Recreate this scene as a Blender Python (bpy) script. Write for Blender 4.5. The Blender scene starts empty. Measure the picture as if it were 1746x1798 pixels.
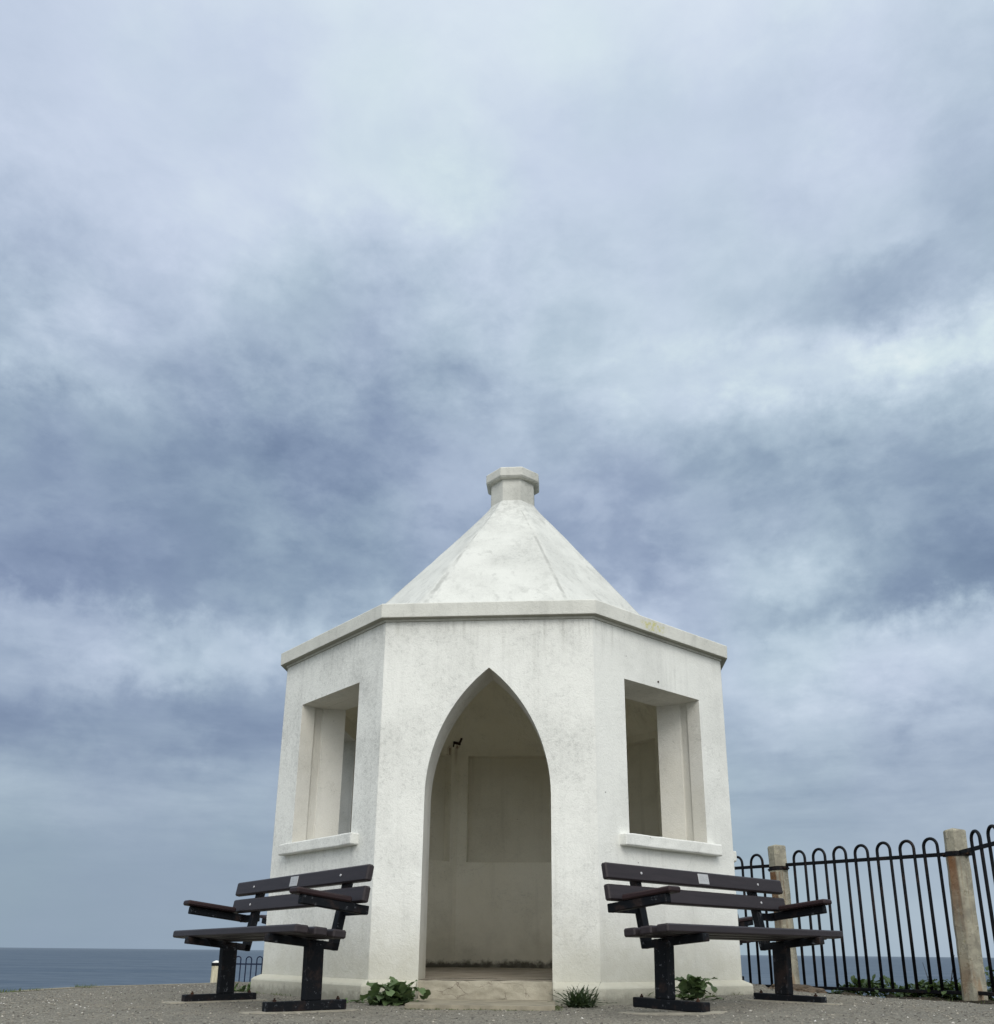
import bpy, bmesh, math, random
from mathutils import Vector, Matrix, noise
from mathutils.geometry import tessellate_polygon
R = math.radians
SC = bpy.context.scene
COL = SC.collection
rnd = random.Random(7)

# ------------------------------------------------------------------ object helpers
def obj(name, bm, mat, parent=None, smooth=False):
    me = bpy.data.meshes.new(name)
    bmesh.ops.recalc_face_normals(bm, faces=bm.faces)
    bm.to_mesh(me); bm.free()
    if smooth:
        for p in me.polygons: p.use_smooth = True
    o = bpy.data.objects.new(name, me); COL.objects.link(o)
    if mat is not None: me.materials.append(mat)
    if parent is not None: o.parent = parent
    return o

def thing(name, label, cat, loc=(0, 0, 0), rot=(0, 0, 0), group=None):
    o = bpy.data.objects.new(name, None); COL.objects.link(o)
    o.location = loc; o.rotation_euler = rot
    o.empty_display_size = .2
    tag(o, label, cat, group)
    return o

def tag(o, label, cat, group=None):
    o['label'] = label; o['category'] = cat
    if group: o['group'] = group
    return o

def struct(o):
    o['kind'] = 'structure'; return o

def copy_tree(o, parent=None):
    c = o.copy(); COL.objects.link(c); c.parent = parent
    for ch in list(o.children): copy_tree(ch, c)
    return c

def box(bm, lo, hi, bev=0.0, mtx=None, seg=1):
    c = [(a + b) / 2 for a, b in zip(lo, hi)]; s = [abs(b - a) for a, b in zip(lo, hi)]
    m = Matrix.Translation(c) @ Matrix.Diagonal((*s, 1))
    if mtx is not None: m = mtx @ m
    r = bmesh.ops.create_cube(bm, size=1, matrix=m)
    if bev > 0:
        vs = set(r['verts']); es = [e for e in bm.edges if e.verts[0] in vs and e.verts[1] in vs]
        bmesh.ops.bevel(bm, geom=es, offset=bev, segments=seg, affect='EDGES', profile=.5)

def beam(bm, a, b, w, h, side, bev=.004):
    """box from a to b; w is its size along 'side', h across"""
    a = Vector(a); b = Vector(b); d = (b - a); L = d.length; d.normalize()
    s = Vector(side).normalized(); u = d.cross(s).normalized(); s = u.cross(d)
    m = Matrix((s, d, u)).transposed().to_4x4(); m.translation = (a + b) / 2
    box(bm, (-w / 2, -L / 2, -h / 2), (w / 2, L / 2, h / 2), bev, m)

def tube(bm, pts, rad, n=8, caps=True):
    pts = [Vector(p) for p in pts]; rings = []
    up = None
    for i, p in enumerate(pts):
        t = (pts[min(i + 1, len(pts) - 1)] - pts[max(i - 1, 0)]).normalized()
        if up is None:
            up = t.orthogonal().normalized()
        up = (up - t * up.dot(t)).normalized(); v = t.cross(up)
        r = rad[i] if isinstance(rad, (list, tuple)) else rad
        rings.append([bm.verts.new(p + (up * math.cos(k * 2 * math.pi / n) + v * math.sin(k * 2 * math.pi / n)) * r) for k in range(n)])
    for a, b in zip(rings, rings[1:]):
        for k in range(n): bm.faces.new((a[k], a[(k + 1) % n], b[(k + 1) % n], b[k]))
    if caps:
        bm.faces.new(rings[0][::-1]); bm.faces.new(rings[-1])

def octv(ap, z, k, cx=0.0, cy=0.0):
    r = ap / math.cos(math.pi / 8); a = -math.pi / 2 + math.pi / 8 * (2 * k - 1)
    return Vector((cx + r * math.cos(a), cy + r * math.sin(a), z))

def lathe8(bm, prof, cx=0., cy=0., cap0=False, cap1=False, skip=()):
    rings = [[bm.verts.new(octv(a, z, k, cx, cy)) for k in range(8)] for a, z in prof]
    for a, b in zip(rings, rings[1:]):
        for k in range(8):
            if k in skip: continue
            bm.faces.new((a[k], a[(k + 1) % 8], b[(k + 1) % 8], b[k]))
    if cap0: bm.faces.new(rings[0][::-1])
    if cap1: bm.faces.new(rings[-1])
    return rings

# ------------------------------------------------------------------ node helpers
class NT:
    def __init__(s, nt): s.nt = nt; s.n = nt.nodes; s.l = nt.links
    def node(s, t, **kw):
        n = s.n.new(t)
        for k, v in kw.items(): setattr(n, k, v)
        return n
    def link(s, a, b): s.l.new(a, b)
    def put(s, sock, v):
        if isinstance(v, bpy.types.NodeSocket): s.l.new(v, sock)
        elif isinstance(v, (tuple, list)) and len(v) == 3 and sock.type == 'RGBA': sock.default_value = (*v, 1)
        else: sock.default_value = v
    def math(s, op, a, b=None, c=None, clamp=False):
        n = s.node('ShaderNodeMath', operation=op, use_clamp=clamp)
        s.put(n.inputs[0], a)
        if b is not None: s.put(n.inputs[1], b)
        if c is not None: s.put(n.inputs[2], c)
        return n.outputs[0]
    def vmath(s, op, a, b=None):
        n = s.node('ShaderNodeVectorMath', operation=op); s.put(n.inputs[0], a)
        if b is not None:
            if op == 'SCALE': s.put(n.inputs[3], b)
            else: s.put(n.inputs[1], b)
        return n.outputs['Value' if op in ('DOT_PRODUCT', 'LENGTH', 'DISTANCE') else 'Vector']
    def noise(s, vec, scale, detail=4, rough=.55, dist=0., color=False, lac=2.0):
        n = s.node('ShaderNodeTexNoise'); s.put(n.inputs['Vector'], vec)
        n.inputs['Scale'].default_value = scale; n.inputs['Detail'].default_value = detail
        n.inputs['Roughness'].default_value = rough; n.inputs['Distortion'].default_value = dist
        n.inputs['Lacunarity'].default_value = lac
        return n.outputs['Color' if color else 'Fac']
    def voro(s, vec, scale, feature='F1', out='Distance'):
        n = s.node('ShaderNodeTexVoronoi', feature=feature); s.put(n.inputs['Vector'], vec)
        n.inputs['Scale'].default_value = scale
        return n.outputs[out]
    def ss(s, v, a, b, lo=0., hi=1.):
        n = s.node('ShaderNodeMapRange', interpolation_type='SMOOTHSTEP')
        s.put(n.inputs[0], v)
        for i, x in zip((1, 2, 3, 4), (a, b, lo, hi)): s.put(n.inputs[i], x)
        return n.outputs[0]
    def mix(s, f, a, b, mode='MIX'):
        n = s.node('ShaderNodeMix', data_type='RGBA', blend_type=mode)
        s.put(n.inputs[0], f); s.put(n.inputs[6], a); s.put(n.inputs[7], b)
        return n.outputs[2]
    def scalev(s, vec, sc):
        return s.vmath('MULTIPLY', vec, sc)
    def sep(s, v):
        n = s.node('ShaderNodeSeparateXYZ'); s.put(n.inputs[0], v); return n.outputs
    def comb(s, x, y, z):
        n = s.node('ShaderNodeCombineXYZ')
        for i, v in enumerate((x, y, z)): s.put(n.inputs[i], v)
        return n.outputs[0]
    def bump(s, h, strength, dist, normal=None):
        n = s.node('ShaderNodeBump'); s.put(n.inputs['Height'], h)
        n.inputs['Strength'].default_value = strength; n.inputs['Distance'].default_value = dist
        if normal is not None: s.link(normal, n.inputs['Normal'])
        return n.outputs[0]

def material(name):
    m = bpy.data.materials.new(name); m.use_nodes = True
    t = NT(m.node_tree); b = m.node_tree.nodes['Principled BSDF']
    return m, t, b

def objco(t): return t.node('ShaderNodeTexCoord').outputs['Object']
def position(t): return t.node('ShaderNodeNewGeometry').outputs['Position']
def bevel(t, r, n=4):
    b = t.node('ShaderNodeBevel', samples=n); b.inputs[0].default_value = r; return b.outputs[0]

# ------------------------------------------------------------------ materials
def mat_render(name, base, grey, grime, algae=.5, rough=.88, bev=.012, lichen=None, leftdirt=True, low=True, warm=None, streak=.5, z0=0., eaves=0., mott=.3, under=0., rust=None, finew=.18, dirt=.95, ridge=0.):
    """weathered painted render / plaster"""
    m, t, b = material(name)
    P = position(t); nrm = t.node('ShaderNodeNewGeometry').outputs['Normal']
    z = t.sep(P)[2]
    n1 = t.noise(P, 1.7, 8, .62); n2 = t.noise(P, 7, 8, .68, .4)
    n3 = t.noise(P, 34, 6, .7); st = t.noise(t.scalev(P, (9, 9, .55)), 1.0, 6, .6)
    c = t.mix(t.ss(n1, .40, .66), base, grey)
    c = t.mix(t.math('MULTIPLY', t.ss(n2, .5, .72), mott), c, tuple(x * .86 for x in grey))
    if streak: c = t.mix(t.math('MULTIPLY', t.ss(st, .52, .74), streak), c, tuple(x * .80 for x in grey))
    if eaves:
        st2 = t.noise(t.scalev(P, (22, 22, .8)), 1.0, 5, .65)
        ev = t.math('MULTIPLY', t.ss(z, 2.25, 2.95), t.ss(st2, .46, .72))
        si = t.math('MULTIPLY', t.math('MULTIPLY', t.ss(z, .35, 1.14), t.math('LESS_THAN', z, 1.15)), t.ss(st2, .5, .74))
        c = t.mix(t.math('MULTIPLY', t.math('MULTIPLY', t.math('ADD', ev, si), t.ss(t.noise(P, 1.3, 4, .6), .48, .62)), eaves), c, (.36, .36, .32))
    # a few hairline cracks
    ck = t.voro(t.vmath('ADD', P, t.vmath('SCALE', t.noise(P, 5, 5, .65, color=True), .35)), 1.35, 'DISTANCE_TO_EDGE')
    ckm = t.math('MULTIPLY', t.ss(ck, .0075, .001), t.ss(t.noise(P, 1.9, 2), .52, .60))
    c = t.mix(t.math('MULTIPLY', ckm, .22), c, (.22, .22, .20))
    # fine dark algae specks, denser where broad noise is high
    ld = t.vmath('DOT_PRODUCT', nrm, (-.85, -.53, 0)) if leftdirt else 0.0
    dens = t.math('ADD', t.math('MULTIPLY', n1, .35), t.math('MULTIPLY', ld, .08)) if leftdirt else t.math('MULTIPLY', n1, .35)
    sp = t.ss(t.math('ADD', t.noise(P, 30, 10, .80), dens), .70, .95)
    c = t.mix(t.math('MULTIPLY', sp, algae), c, (.17, .18, .165))
    fine = t.ss(t.noise(P, 120, 3, .6), .3, .75)
    c = t.mix(t.math('MULTIPLY', fine, finew), c, tuple(x * .62 for x in grey))
    pit = t.math('SUBTRACT', 1, t.ss(t.voro(P, 5.5), .02, .034))
    c = t.mix(t.math('MULTIPLY', pit, t.ss(t.noise(P, 2.3, 2), .5, .56)), c, (.09, .085, .08))
    if low:
        lg = t.math('MULTIPLY', t.ss(t.math('ADD', t.math('SUBTRACT', z, z0), t.math('MULTIPLY', t.noise(P, 6, 6, .7), -.55)), .45, -.22), .75)
        c = t.mix(lg, c, grime)
        base_dirt = t.math('MULTIPLY', t.ss(t.math('ADD', t.math('SUBTRACT', z, z0), t.math('MULTIPLY', t.noise(P, 14, 6, .7), -.16)), .012, -.06), dirt)
        c = t.mix(base_dirt, c, (.06, .056, .042))
    if warm is not None:
        c = t.mix(t.math('MULTIPLY', t.ss(t.noise(P, 1.1, 5, .6), .45, .65), .6), c, warm)
    if ridge:      # weather staining that follows the hips of the roof
        px_, py_, pz_ = t.sep(P)
        th_ = t.math('DIVIDE', t.math('ARCTAN2', py_, t.math('SUBTRACT', px_, .02)), math.pi / 4)
        fr_ = t.math('SUBTRACT', t.math('FRACT', t.math('ADD', th_, 8.0)), .5)
        fr_ = t.math('ADD', fr_, t.math('MULTIPLY', t.math('SUBTRACT', t.noise(P, 9, 5, .6), .5), .05))
        near = t.math('MULTIPLY', t.ss(t.math('ABSOLUTE', fr_), .030, .006), t.ss(t.noise(t.scalev(P, (4, 4, 2.2)), 1, 5, .65), .36, .58))
        side_ = t.math('MULTIPLY', t.ss(t.math('ABSOLUTE', t.math('ADD', fr_, .09)), .10, .02), t.ss(t.noise(P, 5, 6, .7), .44, .62))
        c = t.mix(t.math('MULTIPLY', side_, ridge * .55), c, tuple(x * .74 for x in grey))
        c = t.mix(t.math('MULTIPLY', near, ridge), c, tuple(x * .62 for x in grey))
        topd = t.math('MULTIPLY', t.ss(pz_, 4.2, 4.95), t.ss(t.noise(P, 12, 8, .7), .42, .62))
        c = t.mix(t.math('MULTIPLY', topd, ridge * .7), c, tuple(x * .66 for x in grey))
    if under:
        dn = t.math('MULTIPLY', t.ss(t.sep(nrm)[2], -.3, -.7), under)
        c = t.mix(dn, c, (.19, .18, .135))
    if rust is not None:
        for (rx, ry, rz), w_, ln in rust:
            q_ = t.vmath('SUBTRACT', P, (rx, ry, rz)); qx, qy, qz = t.sep(q_)
            hd = t.math('SQRT', t.math('ADD', t.math('MULTIPLY', qx, qx), t.math('MULTIPLY', qy, qy)))
            rm = t.math('MULTIPLY', t.ss(hd, w_, w_ * .2), t.math('MULTIPLY', t.ss(qz, -ln, -.02), t.math('LESS_THAN', qz, .03)))
            rm = t.math('MULTIPLY', rm, t.ss(t.noise(t.scalev(P, (40, 40, 3)), 1, 4, .6), .32, .55))
            c = t.mix(t.math('MULTIPLY', rm, .85), c, (.15, .07, .025))
    if lichen is not None:
        (lx, ly, lz), rad = lichen
        d = t.vmath('LENGTH', t.scalev(t.vmath('SUBTRACT', P, (lx, ly, lz)), (1, 1, 3.5)))
        lm = t.math('MULTIPLY', t.ss(d, rad, rad * .4), t.ss(t.noise(P, 30, 8, .75), .47, .58))
        c = t.mix(t.math('MULTIPLY', lm, .75), c, (.55, .52, .12))
    t.put(b.inputs['Base Color'], c); b.inputs['Roughness'].default_value = rough
    b.inputs['Specular IOR Level'].default_value = .25
    h = t.math('ADD', t.math('MULTIPLY', t.noise(P, 95, 5, .65), .6), t.math('MULTIPLY', t.noise(P, 22, 5, .6, 1.2), 1.0))
    t.link(t.bump(h, .62, .006, bevel(t, bev)), b.inputs['Normal'])
    return m

M = {}
M['wall'] = mat_render('wall_render', (.81, .815, .77), (.715, .72, .68), (.50, .485, .40), .34, lichen=None, streak=.38, eaves=.42)
M['plinth'] = mat_render('plinth_render', (.72, .715, .65), (.60, .595, .53), (.45, .43, .34), .5, bev=.018, dirt=.45)
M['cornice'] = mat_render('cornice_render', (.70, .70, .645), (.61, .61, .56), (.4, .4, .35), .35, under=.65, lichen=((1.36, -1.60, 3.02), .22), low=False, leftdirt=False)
M['roof'] = mat_render('roof_render', (.65, .655, .615), (.56, .565, .53), (.5, .5, .45), .5, low=False, mott=.2, ridge=.75, leftdirt=False, streak=.8)
M['chimney'] = mat_render('chimney_render', (.62, .62, .57), (.48, .48, .44), (.4, .4, .35), .7, low=False, leftdirt=False)
M['panel'] = mat_render('panel_plaster_shaded', (.78, .75, .64), (.71, .68, .57), (.50, .47, .37), .3, leftdirt=False, warm=(.70, .66, .55), bev=.008, low=False)  # inner plaster in a darker tone, recess shade put into the colour
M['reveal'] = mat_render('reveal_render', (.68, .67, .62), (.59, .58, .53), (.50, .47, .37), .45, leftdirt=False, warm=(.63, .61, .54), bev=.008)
M['inner'] = mat_render('inner_plaster', (.88, .85, .735), (.80, .77, .65), (.52, .49, .39), .55, leftdirt=False, rust=(((-.80, 1.555, 2.72), .05, .34), ((-.70, 1.60, 2.70), .045, .30)), warm=(.84, .80, .67), bev=.02, z0=.19, eaves=.25)

def mat_step():
    m, t, b = material('stone_step'); P = position(t)
    c = t.mix(t.ss(t.noise(P, 4, 8, .65), .35, .65), (.43, .395, .31), (.29, .265, .205))
    crack = t.math('SUBTRACT', 1, t.ss(t.voro(t.vmath('ADD', t.scalev(P, (1, 1, 2.2)), t.vmath('SCALE', t.noise(P, 7, 4, .6, color=True), .25)), 5, 'DISTANCE_TO_EDGE'), .0, .035))
    cm = t.math('MULTIPLY', crack, t.ss(t.noise(P, 3.1, 3), .42, .56))
    c = t.mix(t.math('MULTIPLY', cm, .55), c, (.12, .08, .06))
    c = t.mix(t.math('MULTIPLY', t.ss(t.noise(P, 20, 8, .75), .56, .7), .6), c, (.24, .22, .17))
    t.put(b.inputs['Base Color'], c); b.inputs['Roughness'].default_value = .9
    t.link(t.bump(t.math('SUBTRACT', t.noise(P, 40, 6, .7), cm), .6, .008, bevel(t, .015)), b.inputs['Normal'])
    return m
M['step'] = mat_step()

def mat_simple(name, ca, cb, scale=8, rough=.85, bmp=.4, bd=.005, bev=.006, spec=.3, detail=8, scl=(1, 1, 1), lohi=(.38, .64)):
    m, t, b = material(name); P = t.scalev(objco(t), scl)
    n = t.noise(P, scale, detail, .68)
    t.put(b.inputs['Base Color'], t.mix(t.ss(n, *lohi), ca, cb)); b.inputs['Roughness'].default_value = rough
    b.inputs['Specular IOR Level'].default_value = spec
    t.link(t.bump(t.noise(P, scale * 6, 5, .65), bmp, bd, bevel(t, bev)), b.inputs['Normal'])
    return m
M['floor'] = mat_simple('floor_concrete', (.34, .30, .24), (.24, .21, .165), 5)
M['slab'] = mat_simple('slab_concrete', (.30, .268, .20), (.215, .192, .145), 7)
M['pad'] = mat_simple('pad_concrete', (.33, .305, .245), (.23, .215, .175), 9)
M['post_white'] = mat_simple('post_cream', (.62, .57, .43), (.40, .36, .25), 5, .9, scl=(2, 2, .35))
M['slat'] = mat_simple('slat_plastic', (.031, .0245, .027), (.024, .019, .021), 40, .45, .3, .001, .006, .28, scl=(.08, 1, 1))
M['armpad'] = mat_simple('arm_plastic', (.020, .012, .013), (.032, .017, .018), 40, .5, .4, .001, .006, .22, scl=(1, .1, 1))
M['rust'] = mat_simple('rusty_iron', (.05, .022, .012), (.018, .010, .008), 30, .9, .6, .004)
M['bolt'] = mat_simple('bolt_steel', (.62, .62, .64), (.45, .45, .46), 60, .45, .2, .001)
M['rock'] = mat_simple('rock_brown', (.16, .12, .085), (.08, .062, .045), 9, .95, .8, .02)
M['pole_white'] = mat_simple('cap_white', (.78, .77, .74), (.62, .61, .57), 12, .8)
M['twig'] = mat_simple('twig_bark', (.055, .045, .04), (.03, .025, .02), 30, .9)

def mat_black(name, base, chip, amt, rough=.5):
    m, t, b = material(name); P = objco(t)
    n = t.noise(P, 26, 8, .75); big = t.noise(P, 5, 3)
    chips = t.math('MULTIPLY', t.ss(n, .585, .625), t.ss(big, .42, .56))
    c = t.mix(t.math('MULTIPLY', chips, amt * .6), base, chip)
    c = t.mix(t.math('MULTIPLY', t.ss(t.noise(P, 9, 6, .7), .5, .66), .6), c, (.035, .022, .018))
    t.put(b.inputs['Base Color'], c); b.inputs['Roughness'].default_value = rough
    b.inputs['Specular IOR Level'].default_value = .16
    t.link(t.bump(t.math('SUBTRACT', t.noise(P, 120, 4, .6), chips), .5, .0015, bevel(t, .004)), b.inputs['Normal'])
    return m
M['frame'] = mat_black('frame_paint', (.0040, .0052, .0075), (.16, .17, .19), .9, .6)
M['rail'] = mat_black('rail_paint', (.0045, .0055, .008), (.022, .013, .010), .5, .5)
M['rail_blue'] = mat_black('rail_paint_far', (.010, .018, .045), (.02, .02, .04), .3, .5)

def mat_plaque():
    m, t, b = material('plaque_metal'); P = objco(t); x, y, z = t.sep(P)
    w = t.node('ShaderNodeTexWave', wave_type='BANDS', bands_direction='Z'); t.link(P, w.inputs['Vector'])
    w.inputs['Scale'].default_value = 26; w.inputs['Distortion'].default_value = 0
    glyph = t.ss(t.noise(t.scalev(P, (160, 1, 60)), 1, 2), .48, .56)
    inside = t.math('MULTIPLY', t.math('LESS_THAN', t.math('ABSOLUTE', x), .042), t.math('LESS_THAN', t.math('ABSOLUTE', t.math('SUBTRACT', z, .792)), .022))
    ink = t.math('MULTIPLY', t.math('MULTIPLY', t.ss(w.outputs['Fac'], .5, .7), glyph), inside)
    c = t.mix(t.math('MULTIPLY', ink, .45), t.mix(t.noise(P, 20, 4), (.46, .46, .46), (.58, .58, .57)), (.16, .16, .16))
    t.put(b.inputs['Base Color'], c); b.inputs['Metallic'].default_value = .35; b.inputs['Roughness'].default_value = .42
    return m
M['plaque'] = mat_plaque()

def mat_post(name, z_rail):
    m, t, b = material(name); P = objco(t); z = t.sep(P)[2]
    c = t.mix(t.ss(t.noise(P, 5, 8, .68), .36, .62), (.41, .385, .30), (.25, .235, .19))
    fl = t.ss(t.noise(P, 13, 6, .62), .53, .57)
    c = t.mix(t.math('MULTIPLY', fl, .4), c, (.58, .54, .43))
    c = t.mix(t.math('MULTIPLY', t.ss(t.noise(P, 13, 8, .78), .53, .66), .75), c, (.13, .125, .095))
    c = t.mix(t.math('MULTIPLY', t.ss(t.noise(P, 26, 6, .8), .58, .68), .5), c, (.40, .36, .18))
    # rust running down under the clamp, fading towards the base
    run = t.ss(t.noise(t.scalev(P, (14, 14, .5)), 1, 5, .6), .45, .62)
    fall = t.math('MULTIPLY', t.ss(z, z_rail - .95, z_rail - .05), t.math('LESS_THAN', z, z_rail))
    c = t.mix(t.math('MULTIPLY', t.math('MULTIPLY', run, fall), .8), c, (.19, .075, .022))
    foot = t.math('MULTIPLY', t.ss(z, .5, .05), t.ss(t.noise(t.scalev(P, (9, 9, 2)), 1, 5), .48, .6))
    c = t.mix(t.math('MULTIPLY', foot, .45), c, (.24, .11, .035))
    t.put(b.inputs['Base Color'], c); b.inputs['Roughness'].default_value = .93
    b.inputs['Specular IOR Level'].default_value = .15
    t.link(t.bump(t.math('ADD', t.noise(P, 40, 6, .7), t.math('MULTIPLY', fl, .5)), .8, .008, bevel(t, .01)), b.inputs['Normal'])
    return m
M['post'] = mat_post('post_concrete', 1.22)

def mat_leaf(name, ca, cb, cc):
    m, t, b = material(name)
    a = t.node('ShaderNodeAttribute', attribute_name='leafval').outputs['Fac']
    P = objco(t)
    c = t.mix(a, ca, cb)
    c = t.mix(t.math('MULTIPLY', t.ss(t.noise(P, 30, 5, .6), .5, .7), .5), c, cc)
    geo = t.node('ShaderNodeNewGeometry').outputs['Backfacing']
    c = t.mix(t.math('MULTIPLY', geo, .35), c, tuple(min(1, x * 1.7) for x in cb))
    t.put(b.inputs['Base Color'], c); b.inputs['Roughness'].default_value = .5
    b.inputs['Specular IOR Level'].default_value = .35
    tr = t.node('ShaderNodeBsdfTranslucent'); t.put(tr.inputs[0], t.mix(.5, c, (.10, .16, .02)))
    mx = t.node('ShaderNodeMixShader'); mx.inputs[0].default_value = .22
    t.link(b.outputs[0], mx.inputs[1]); t.link(tr.outputs[0], mx.inputs[2])
    out = [n for n in m.node_tree.nodes if n.type == 'OUTPUT_MATERIAL'][0]
    t.link(mx.outputs[0], out.inputs[0])
    t.link(t.bump(t.noise(P, 90, 4, .6), .4, .003), b.inputs['Normal'])
    return m
M['dock'] = mat_leaf('dock_leaf', (.045, .075, .034), (.120, .175, .075), (.13, .165, .075))
M['spiky'] = mat_leaf('spiky_leaf', (.020, .034, .018), (.052, .076, .040), (.08, .09, .05))
M['shrub'] = mat_leaf('shrub_leaf', (.028, .055, .018), (.095, .145, .045), (.06, .085, .03))
M['grass'] = mat_leaf('grass_blade', (.05, .075, .025), (.12, .15, .05), (.16, .16, .07))

def mat_ground():
    m, t, b = material('ground_surface'); P = position(t)
    at = t.node('ShaderNodeAttribute', attribute_name='outside').outputs['Fac']
    big = t.noise(P, .8, 6, .6); mid = t.noise(P, 9, 6, .7); v = t.node('ShaderNodeTexVoronoi'); t.link(P, v.inputs['Vector'])
    v.inputs['Scale'].default_value = 95
    cell = t.sep(v.outputs['Color'])[0]
    c = t.mix(t.ss(big, .35, .65), (.238, .222, .180), (.185, .174, .144))
    c = t.mix(t.math('MULTIPLY', t.ss(mid, .45, .7), .55), c, (.12, .112, .095))
    c = t.mix(t.math('MULTIPLY', t.ss(cell, .55, .95), .65), c, (.36, .34, .29))
    c = t.mix(t.math('MULTIPLY', t.ss(cell, .3, .05), .6), c, (.075, .07, .062))
    c = t.mix(t.math('MULTIPLY', t.ss(t.noise(P, 2.2, 5, .7), .55, .68), .35), c, (.26, .225, .165))
    # soil and turf beyond the edge of the terrace
    soil = t.mix(t.ss(t.noise(P, 6, 6, .7), .4, .62), (.030, .025, .018), (.075, .060, .042))
    turf = t.mix(t.ss(t.noise(P, 3, 8, .7), .35, .65), (.045, .06, .025), (.09, .10, .045))
    far = t.ss(at, .5, 2.2)
    c = t.mix(t.ss(at, .0, .05), c, t.mix(far, soil, turf))
    t.put(b.inputs['Base Color'], c); b.inputs['Roughness'].default_value = .95
    b.inputs['Specular IOR Level'].default_value = .2
    h = t.math('ADD', t.math('MULTIPLY', v.outputs['Distance'], -1.0), t.math('MULTIPLY', mid, .8))
    t.link(t.bump(h, .9, .012), b.inputs['Normal'])
    return m
M['ground'] = mat_ground()

def mat_pebble():
    m, t, b = material('pebble_stone')
    a = t.node('ShaderNodeAttribute', attribute_name='leafval').outputs['Fac']
    r = t.node('ShaderNodeValToRGB'); t.link(a, r.inputs[0])
    e = r.color_ramp.elements; e[0].color = (.07, .065, .058, 1); e[1].color = (.60, .58, .54, 1)
    for p, cc in ((.35, (.16, .148, .125, 1)), (.75, (.27, .25, .205, 1)), (.94, (.40, .37, .31, 1))):
        x = e.new(p); x.color = cc
    t.link(r.outputs[0], b.inputs['Base Color']); b.inputs['Roughness'].default_value = .9
    return m
M['pebble'] = mat_pebble()

def mat_sea():
    m, t, b = material('sea_water'); P = position(t)
    d = t.vmath('LENGTH', P)
    sx = t.scalev(P, (1, 1, 1))
    w1 = t.noise(t.scalev(P, (.02, .05, 1)), 1, 8, .65); w2 = t.noise(t.scalev(P, (.0016, .006, 1)), 1, 6, .6)
    f = t.math('ADD', t.math('MULTIPLY', w1, .55), t.math('MULTIPLY', w2, .45))
    c = t.mix(t.ss(f, .36, .64), (.052, .080, .118), (.108, .140, .178))
    w3 = t.noise(t.scalev(P, (.006, .03, 1)), 1, 8, .7)
    c = t.mix(t.math('MULTIPLY', t.ss(w3, .5, .68), .5), c, (.13, .165, .195))
    c = t.mix(t.math('MULTIPLY', t.ss(w3, .5, .34), .5), c, (.045, .066, .09))
    t.put(b.inputs['Base Color'], c); b.inputs['Roughness'].default_value = .62
    b.inputs['Specular IOR Level'].default_value = .12
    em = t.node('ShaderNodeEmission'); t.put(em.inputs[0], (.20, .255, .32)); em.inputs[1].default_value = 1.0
    # haze painted into the sea as a pale emission, stronger with distance
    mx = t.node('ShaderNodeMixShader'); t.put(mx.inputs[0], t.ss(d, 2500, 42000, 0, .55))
    t.link(b.outputs[0], mx.inputs[1]); t.link(em.outputs[0], mx.inputs[2])
    out = [n for n in m.node_tree.nodes if n.type == 'OUTPUT_MATERIAL'][0]
    t.link(mx.outputs[0], out.inputs[0])
    t.link(t.bump(f, .5, 2.0), b.inputs['Normal'])
    return m
M['sea'] = mat_sea()

# ------------------------------------------------------------------ terrain
AP = 2.052
POLY = [(-4.59, -.57), (-4.58, -.03), (-4.47, .96), (-3.80, 2.2), (-3.5, 3.4), (-1.6, 4.6), (1.2, 4.6), (2.6, 3.6), (2.72, 1.7),
        (2.55, .55), (2.80, -.50), (3.02, -1.0), (3.52, -2.10), (4.4, -4.2), (7.5, -8), (14, -24), (14, -40), (-14, -40), (-11, -16), (-5.8, -4)]
VERGE = [(2.72, 1.9), (2.60, 1.0), (2.93, .66), (3.05, .15), (3.0, -.35), (3.6, -2.0), (4.4, -4.1), (7.3, -8), (8.0, -7.6), (5.2, -4.2), (4.75, -1.0), (4.40, .05), (3.98, .38), (3.60, .55), (3.2, .62), (3.02, .95), (2.95, 2.0)]
def in_poly(p, x, y):
    r = False; j = len(p) - 1
    for i in range(len(p)):
        xi, yi = p[i]; xj, yj = p[j]
        if (yi > y) != (yj > y) and x < (xj - xi) * (y - yi) / (yj - yi) + xi: r = not r
        j = i
    return r
def d_poly(p, x, y):
    best = 1e9; j = len(p) - 1
    for i in range(len(p)):
        ax, ay = p[j]; bx, by = p[i]; dx, dy = bx - ax, by - ay
        tt = max(0, min(1, ((x - ax) * dx + (y - ay) * dy) / (dx * dx + dy * dy)))
        best = min(best, math.hypot(x - ax - tt * dx, y - ay - tt * dy)); j = i
    return -best if in_poly(p, x, y) else best
def sst(x, a, b):
    t_ = max(0., min(1., (x - a) / (b - a))); return t_ * t_ * (3 - 2 * t_)
def level(x, y):
    r = math.hypot(x, y)
    z = .042 * sst(x, 1.05, 1.7) * (1 - sst(y, 2.0, 3.0) * .5)
    z -= .045 * sst(r, 2.7, 4.4) * (1 - sst(x, -1.5, .5)) * sst(y, -3.2, -1.2)
    z += .004 * noise.noise((x * 1.7, y * 1.7, 0)) + .002 * noise.noise((x * 6, y * 6, 3))
    return z
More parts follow.
